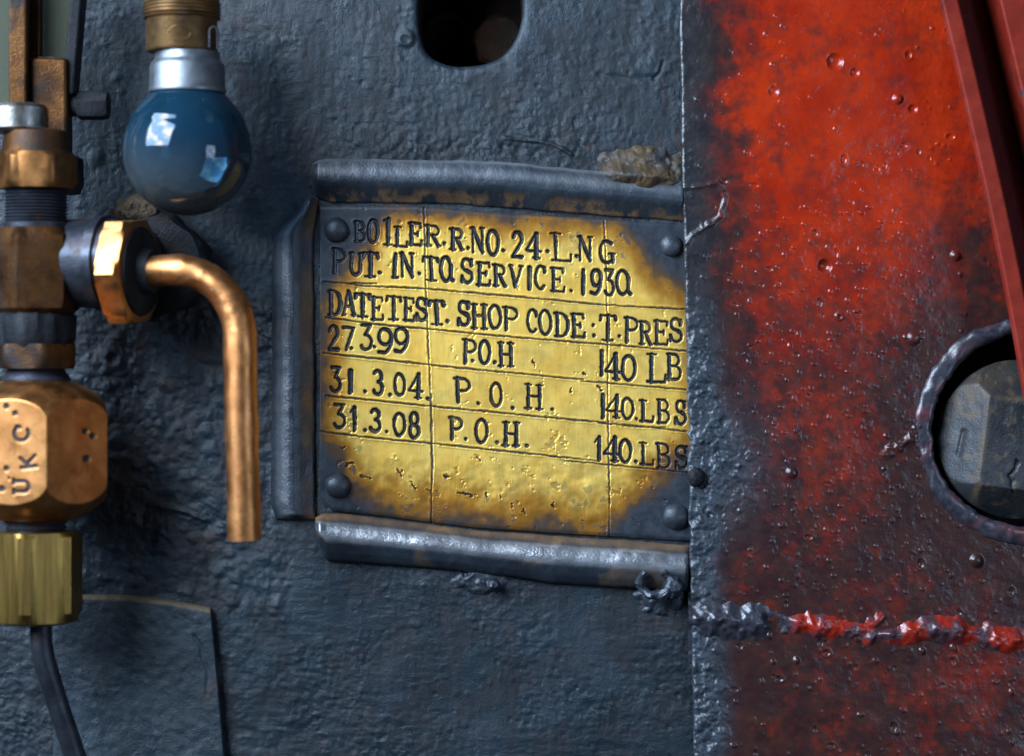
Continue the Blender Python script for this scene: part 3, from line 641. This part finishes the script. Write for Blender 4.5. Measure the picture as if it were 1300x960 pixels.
redness += .30 * np.exp(-((X - 1090) / 45) ** 2 - ((Y - 590) / 60) ** 2) + .30 * np.exp(-((X - 1260) / 70) ** 2 - ((Y - 860) / 50) ** 2) + .12 * np.exp(-((X - 1200) / 120) ** 2 - ((Y - 740) / 40) ** 2)
rv = redness + .85 * n2 + .50 * n3 + .30 * n1 + .02
soot = 1 - np.clip(.05 + .95 * np.clip((rv - .15) / .98, 0, 1) ** 1.5, 0, 1) * sstep(.0, .22, r_edge)
red = thing('firebox_plate', 'thick red enamelled steel plate, blistered and sooty, covering the register plate edge', 'steel plate', fR((1080, 480, 0)))
grid_obj('plate_sheet', fR, X, Y, D, M_red, red, keep, 11, {'soot': soot, 'crust': np.clip(crm * (1.1 + n2), 0, 1)})
# socket wall behind the hole and its rolled rim
vs_, fs = [], []
for k, (dd, rr) in enumerate(((2, HR + .5), (-8, HR - 2), (-60, HR - 4))):
    for i in range(96): a = 2 * math.pi * i / 96; vs_.append(fR((HX + rr * math.cos(a), HY + rr * math.sin(a), dd)))
for k in range(2):
    for i in range(96): fs.append((k * 96 + i, k * 96 + (i + 1) % 96, (k + 1) * 96 + (i + 1) % 96, (k + 1) * 96 + i))
fs.append(tuple(range(192, 288)))
obj('hole_lining', vs_, fs, M_black, red)
vs_, fs, so = [], [], []
NR, NS = 220, 20
for i in range(NR):
    a = 2 * math.pi * i / NR
    ca, sa = math.cos(a), math.sin(a)
    wv = mnoise.fractal(Vector((ca * 2.3, sa * 2.3, 3.3)), 1, 2, 3)
    rt = 9 + 3.5 * wv; rr = HR + 4 + 2.5 * mnoise.noise(Vector((ca * 3, sa * 3, 8)))
    for j in range(NS):
        b = 2 * math.pi * j / NS; rad = rr + rt * math.cos(b) * (1.6 if math.cos(b) > 0 else 1); dd = -1 + rt * .75 * math.sin(b)
        p = Vector((HX + rad * ca, HY + rad * sa, dd)); k = 2.6 * mnoise.fractal(p / 14, 1, 2, 5)
        p += Vector((ca * math.cos(b), sa * math.cos(b), math.sin(b))) * k
        vs_.append(fR(p)); so.append(min(1, max(0, 1.0 - .35 * max(0, mnoise.fractal(p / 30, 1, 2, 3)))))
for i in range(NR):
    for j in range(NS): fs.append((i * NS + j, i * NS + (j + 1) % NS, ((i + 1) % NR) * NS + (j + 1) % NS, ((i + 1) % NR) * NS + j))
obj('hole_rim', vs_, fs, M_weld, red, None, attrs={'soot': so})
# weld seam across the lower part
xs = np.arange(874, 1340, 1.2); ys = np.arange(752, 842, 1.2); X, Y = np.meshgrid(xs, ys)
mid = np.interp(xs, [874, 960, 1010, 1100, 1200, 1340], [780, 786, 793, 800, 800, 812])[None, :]
b1 = .65 * fbm(X, Y * .8, 30, 2, 501) + .35 * fbm(X, Y, 14, 2, 502); ridge = np.exp(-((Y - mid + 22 * (fbm(X, X * 0, 28, 3, 503) - .5)) / (12 + 13 * fbm(X, X * 0 + 4, 24, 2, 504))) ** 2)
D = -7 + ridge * (11 + 30 * (b1 - .47)) + 1.6 * (fbm(X, Y, 6, 3, 505) - .5)
D -= 14 * np.exp(-((X - 1127) / 12) ** 2 - ((Y - 792 + (X - 1127) * .4) / 7) ** 2)
redm = sstep(992, 1020, X + 30 * (b1 - .5)) * sstep(.30, .55, ridge) * (.15 + .85 * sstep(.36, .60, fbm(X, Y, 22, 4, 507) + .06))
grid_obj('weld_seam', fR, X, Y, D, M_weld, red, None, 0, {'soot': 1 - np.clip(redm, 0, 1)})
lump('paint_drip', fR, (884, 606, 2), (11, 13, 11), M_black, red, .15, 10, 4, 8)

# ------------------------------------------------------------------ plug in the hole
fB = Fr(1292, 558, 6)
rr = np.linspace(0.0, 1, 100); th = np.linspace(0, 2 * math.pi, 221)[:-1]; Rr, Th = np.meshgrid(rr, th)
R0 = 101
X = R0 * Rr * np.cos(Th); Y = R0 * Rr * np.sin(Th)
ca, sa = math.cos(.12), math.sin(.12)
u = X * ca + Y * sa; v = -X * sa + Y * ca
cone = 44 - 1.05 * np.maximum.reduce([-u - 50, -v - 50, v - 62, u - 70, np.zeros_like(u)])
rnd = 44 - 40 * np.clip((Rr - .62) / .38, 0, 1) ** 2.2
H_ = np.minimum(cone, rnd + 4) + 4 * (fbm(X, Y, 46, 3, 601) - .5) + 1.3 * (fbm(X, Y, 14, 4, 602) - .5)
crackd = seg_dist(X + 14 * (fbm(X, Y, 14, 3, 611) - .5), Y, [(-10, 26), (-20, 44), (-12, 66)]); H_ -= 4 * np.exp(-(crackd / 2.2) ** 2)
crackd = seg_dist(X, Y, [(-72, -10), (-78, 20)]); H_ -= 4 * np.exp(-(crackd / 3) ** 2)
edge = np.minimum(np.abs(-u - 50) + 60 * (v < -54), np.abs(-v - 50) + 60 * (u < -54))
rustp = np.clip(sstep(7, 1, edge) * (.3 + 1.4 * (fbm(X, Y, 22, 3, 603) - .35)) + .35 * sstep(.62, .8, Rr) * sstep(-20, -60, Y) + sstep(.66, .74, fbm(X, Y, 10, 3, 604)) * .5, 0, 1)
verts = [fB((float(X[i, j]), float(Y[i, j]), float(H_[i, j]))) for i in range(220) for j in range(100)]
for i in range(220): verts.append(fB((float(X[i, -1]), float(Y[i, -1]), -40)))
fs = [(i * 100 + j, i * 100 + j + 1, ((i + 1) % 220) * 100 + j + 1, ((i + 1) % 220) * 100 + j) for i in range(220) for j in range(99)]
fs += [(i * 100 + 99, 22000 + i, 22000 + (i + 1) % 220, ((i + 1) % 220) * 100 + 99) for i in range(220)]
pl = obj('washout_plug', verts, fs, M_bolt, None, None, attrs={'rust': list(rustp.ravel()) + [0] * 220})
tag(pl, 'dark rusty round plug with chamfered square head in the hole', 'plug')

# ------------------------------------------------------------------ red channel bar crossing in front
fK = Fr(1252, 230, 105)
bar = thing('red_channel_bar', 'slanting red channel bar passing in front of the plug', 'bar', fK((0, 0, 0)))
def slab(name, x0, x1, d0, d1, y0=-290, y1=330, dslope=0, mat=None):
    n = 24; vs_ = []; fs = []
    for i in range(n + 1):
        y = y0 + (y1 - y0) * i / n; c = .226 * y - .00012 * y * y * (1 if y > 0 else .3)
        for x, d in ((x0, d0 + dslope), (x1, d0), (x1, d1), (x0, d1 + dslope)): vs_.append(fK((c + x, y, d)))
    for i in range(n):
        for j in range(4): fs.append((i * 4 + j, i * 4 + (j + 1) % 4, (i + 1) * 4 + (j + 1) % 4, (i + 1) * 4 + j))
    fs += [(0, 1, 2, 3), tuple(range(n * 4, n * 4 + 4))]
    o = obj(name, vs_, fs, mat or M_redbar, bar, 30)
    b = o.modifiers.new('bevel', 'BEVEL'); b.width = 3 * S; b.segments = 3; b.limit_method = 'ANGLE'
slab('flange', -3, 19, -20, 0); slab('flange', 72, 120, -90, -4); slab('web', 15, 74, -100, -90, dslope=84, mat=M_maroon_shade)  # web slants away from the main lamp, its shade painted in dark maroon

# ------------------------------------------------------------------ water gauge cock on the left
GX = 46; GD = 118
fG = Fr(GX, 480, GD)
g = thing('water_gauge_cock', 'bronze water gauge cock with bent copper drain pipe', 'gauge cock', fG((0, 330, 0)))
def P_(y): return y - 480
def V(name, y0, prof, mat, n=64, rf=None, dx=0, parent=None, **k):
    """prof: (picture y, radius) pairs down a vertical axis"""
    return lathe(name, fG, (dx, P_(y0), 0), (0, 1, 0), [(y - y0, r) for y, r in prof], mat, parent or g, n, rf, **k)
R_ = math.radians
# big hexagonal barrel body with stamped letters on the facet turned to the left
MK = []
def place(ch, cx, cy, h, wd, ang):
    for sw, pl_ in GL[ch]:
        pts = []
        for a, b in pl_:
            x, y = (a - .5) * wd, (.5 - b) * h; c, s_ = math.cos(ang), math.sin(ang); pts.append((cx + x * c - y * s_, cy + x * s_ + y * c))
        MK.append((pts, 1.7 * max(sw, .8)))
place('U', 27, 618, 19, 18, R_(-90)); place('K', 36, 587, 19, 18, R_(-97)); place('C', 27, 551, 18, 21, R_(-78))
for x, y, r in ((8, 516, 3.0), (19, 525, 2.8), (8, 595, 3.0), (2, 621, 3.4), (108, 548, 3.2), (118, 554, 3.4), (110, 583, 4)): MK.append(([(x, y), (x + .3, y)], r))
MK += [([(11, 606), (11.5, 608)], .6)]
def marks(p, th):
    k = (DC - GD) / DC; dz = DC - GD - p.z * k
    x = 650 + ((GX - 650) + p.x) * k * DC / dz; y = 480 + p.y * k * DC / dz
    if p.z < 0 or x < -30 or x > 125: return 0.0, 0.0
    best = 0.0
    for pts, hw in MK:
        for (x0, y0), (x1, y1) in (zip(pts[:-1], pts[1:])):
            if abs(x - x0) > 22 or abs(y - y0) > 22: continue
            dx, dy_ = x1 - x0, y1 - y0; t = max(0, min(1, ((x - x0) * dx + (y - y0) * dy_) / (dx * dx + dy_ * dy_ + 1e-9)))
            d = math.hypot(x - x0 - t * dx, y - y0 - t * dy_)
            if d < hw + 1: best = max(best, min(1, (hw + 1 - d) / 1.4))
    return 2.2 * best, best
ths = [R_(a) for a in np.concatenate([np.linspace(-48, 20, 190), np.linspace(22, 88, 60), np.linspace(92, 308, 50)])]
prof = []
for i in range(190):
    t = i / 189; y = 484 + (660 - 484) * t
    k = abs(t - .5) * 2; r = 97 if k < .30 else 97 - 50 * ((k - .30) / .70) ** 2.8
    prof.append((y, r))
lathe('cock_body', fG, (0, P_(484), 0), (0, 1, 0), [(y - 484, r) for y, r in prof], M_bronze, g, thetas=ths, rf=hexr(83, R_(18)), sharp=None, attr='ink', disp=marks)
V('neck', 462, [(462, 34), (470, 36), (476, 40), (482, 44), (488, 42), (494, 36)], M_steel)
V('collar_nut', 436, [(436, 30), (437, 50), (441, 53), (462, 52), (468, 48), (469, 30)], M_darkbronze, 72, hexr(46, R_(20)))
V('packing_nut', 396, [(396, 30), (397, 44), (402, 49), (430, 50), (440, 46), (441, 30)], M_black, 60, None, noise_amp=5, noise_size=12)
# square body block above, darkened
V('cross_body', 288, [(288, 30), (290, 46), (300, 56), (312, 60), (380, 60), (392, 54), (400, 44), (401, 30)], M_darkbronze, 96, hexr(50, R_(-14)))
thr = [(240, 34)]
for i in range(9): thr += [(242 + i * 4.2, 40), (244 + i * 4.2, 37), (246 + i * 4.2, 40)]
thr += [(282, 38), (284, 42), (296, 42), (297, 30)]
V('threaded_neck', 240, thr, M_steel, 56)
V('union_nut', 194, [(194, 40), (195, 46), (200, 52), (232, 52), (240, 47), (241, 30)], M_midbronze, 96, hexr(46, R_(-26)))
V('cone', 165, [(165, 34), (168, 40), (190, 43), (196, 46), (198, 30)], M_darkbronze, 56)
V('collar', 132, [(132, 26), (134, 34), (138, 37), (164, 37), (169, 33), (170, 26)], M_chrome, 56, dx=-22)
box('guard_block', fG, -8, 40, P_(74), P_(205), -40, 6, M_darkbronze, g, 4)
lump('dust_pile', fG, (12, P_(76), -14), (22, 5, 14), M_dust, g, .5, 6, 4, 2)
box('gauge_glass', fG, -90, -30, P_(-60), P_(136), 6, 14, M_gauge, g, 1)
box('guard_post', fG, -31, -8, P_(-60), P_(135), -4, 22, M_darkbronze, g, 3)
box('guard_post', fG, -10, 3, P_(-60), P_(78), -30, -8, M_darkbronze, g, 2)
box('gauge_glass', fG, 2, 40, P_(-60), P_(74), -34, -28, M_gauge, g, 1)
box('guard_post', fG, 37, 52, P_(-60), P_(120), -44, -2, M_black, g, 3, skew=lambda p: Vector((p.x + (P_(60) - p.y) * .085, p.y, p.z)))
lathe('thumb_screw', fG, (38, P_(132), -20), (1, 0, .05), [(0, 14), (12, 15), (13, 18), (16, 20), (46, 20), (51, 17), (52, 8)], M_black, g, 48, hexr(16.5, .2), noise_amp=1.2)
lathe('side_shell', fG, (16, P_(196), -30), (0, 1, 0), [(0, 30), (4, 38), (36, 40), (48, 34), (49, 26)], M_black, g, 40, noise_amp=2)
# branch to the right, nut and drain pipe
tilt = R_(16); axd = Vector((math.cos(tilt), 0, math.sin(tilt)))
fS = fG
lathe('branch', fG, (20, P_(334), -22), axd, [(0, 56), (62, 57), (64, 61), (76, 61), (78, 56), (88, 55)], M_steel, g, 64, noise_amp=1.5)
bn = lathe('branch_nut', fG, (102, P_(345), 0), axd, [(0, 46), (1, 68), (4, 74), (28, 74), (32, 66), (33, 60)], M_bronze, g, 96, hexr(64.5, R_(-5)))
lathe('gland', fG, (102, P_(345), 0), axd, [(30, 58), (36, 56), (38, 40), (39, 30), (52, 27), (54, 18)], M_black, bn, 56)
path = [Vector((92, P_(345), 20))]
p0 = Vector((105, P_(345), 27))
bend = []
for i in range(41):
    t = i / 40
    a = t * math.pi / 2
    bend.append(Vector((184 + 80 * math.sin(a), P_(430) - 85 * math.cos(a), 38 + 14 * math.sin(a))))
path = [Vector((124, P_(347), 8)), Vector((142, P_(346), 16)), Vector((160, P_(345), 26)), Vector((172, P_(345), 32))] + bend
for i in range(1, 17): path.append(Vector((264 + i * .35, P_(430) + i * 15.8, 52)))
rad = [19.5] * 4 + [20 + 1.0 * i / 40 for i in range(41)] + [21] * 16
tube('drain_pipe', fG, path, rad, M_copper, g, 40, noise_amp=1.3, noise_size=22, open_end=40)
# flange on the wall behind the nut
fL = Fr(0, 0, 0)
lathe('wall_flange', fL, (204, 338, -4), (-.05, 0, 1), [(0, 69), (40, 69), (50, 65), (56, 58), (56, 10)], M_black, g, 72, hexr(61, R_(18)), noise_amp=4, noise_size=24)
tube('inlet_pipe', fL, [(190, 336, 40), (150, 336, 70), (96, 334, 92), (60, 332, 108)], [44, 46, 50, 48], M_black, g, 40, noise_amp=3)
blob_field('dust_pile', Fr(0, 0, 44), 140, 215, 246, 284, 16, M_dust, g, 701, 9)
# bottom nut, neck and thin pipe
V('lower_neck', 652, [(652, 40), (658, 38), (662, 40), (666, 36), (670, 39), (674, 36), (682, 38), (684, 20)], M_steel)
V('lower_nut', 674, [(674, 30), (675, 54), (680, 60.3), (776, 60.4), (788, 53), (792, 40), (792, 12)], M_brassnut, 120, hexr(52.5, R_(-4)), sharp=18)
tube('feed_pipe', fG, [(5, P_(785), 0), (6, P_(815), 0), (10, P_(840), -2), (17, P_(865), -5), (27, P_(900), -10), (42, P_(950), -18), (60, P_(1010), -26)], 14.0, M_steel, g, 28, noise_amp=.8)

# ------------------------------------------------------------------ blue lamp and its holder
fA = Fr(236, 118, 130)
bl = thing('light_bulb', 'round blue glass light bulb with silver bayonet cap', 'light bulb', fA((2, 155, 0)))
prof = [(0, 46), (3, 49), (8, 53), (16, 59), (28, 67.5), (42, 75), (56, 79.5), (70, 81.5), (84, 81.5), (98, 78.5), (112, 72.5), (126, 63), (138, 51), (147, 38), (152.5, 25), (155, 12), (155.5, 1)]
pr = []
for i in range(97):
    t = 155.5 * (1 - (1 - i / 96) ** 1.6) if i < 96 else 155.5
    pr.append((t, float(np.interp(t, [p[0] for p in prof], [p[1] for p in prof]))))
# smooth profile so the reflections stay clean
rs = np.array([p[1] for p in pr])
tt = np.linspace(0, 1, 90); tz = np.where(tt < .34, 0, 0)
pr = []
cy_, Rb = 74.5, 81.5
for i in range(24): 
    s = i / 24; y = s * 40; pr.append((y, 46 + (73.6 - 46) * (math.sin(s * math.pi / 2 * .86) / math.sin(math.pi / 2 * .86)) ** 1.05))
a0 = math.asin((cy_ - 40) / Rb)
for i in range(72):
    a = a0 - (a0 + math.pi / 2) * i / 71; pr.append((cy_ - Rb * math.sin(a), max(.6, Rb * math.cos(a))))
clear = []
def clr(p, th):
    c = min(1, max(0, (p.y - 46 + 16 * (p.x < 0) * min(1, -p.x / 60)) / 100)); return 0.0, c * c * (3 - 2 * c)
lathe('glass_globe', fA, (2, 0, 0), (0, 1, 0), pr, M_bulb, bl, 96, None, None, attr='clear', disp=clr)
lathe('bayonet_cap', fA, (2, -52, 0), (0, 1, 0), [(0, 36), (1, 41), (9, 41.5), (12, 42.5), (15, 46), (19, 47.5), (45, 47.8), (47, 48.6), (50, 49.4), (52, 48.6), (53, 40)], M_alu, bl, 72, None, 50)
fH = Fr(231, 40, 130)
hd = thing('lamp_holder', 'aged brass lamp holder gripping the blue bulb', 'lamp holder', fH((0, 26, 0)))
sh = lathe('holder_shell', fH, (0, -60, 0), (0, 1, 0), [(0, 47), (20, 47.5), (40, 47.5), (42, 46), (44, 45), (83, 45.5), (86, 44), (86, 40)], M_socket, hd, 72, None, 35)
for i in range(5):
    y = -36 + i * 4.4
    lathe('grip_ring', fH, (0, y, 0), (0, 1, 0), [(0, 46), (.6, 48.6), (1.6, 49.2), (2.6, 48.6), (3.2, 46)], M_socket, sh, 64, None, 60)
hk = [(38, 24, 27), (38.5, 4, 29)] + [(38.5 + 5 - 5 * math.cos(a), 4 - 6 * math.sin(a), 29 - 2 * a / 3) for a in [i * math.pi / 8 for i in range(9)]] + [(48, 10, 24), (48, 25, 22)]
tube('bayonet_slot', fH, hk, 1.7, M_steel, sh, 10)
ringp = [(2 + 14 * math.cos(a), 8 + 9 * math.sin(a), math.sqrt(max(1, 45.4 ** 2 - (2 + 14 * math.cos(a)) ** 2))) for a in [i * 2 * math.pi / 40 for i in range(41)]]
tube('maker_mark', fH, ringp, .8, M_socket, sh, 8)
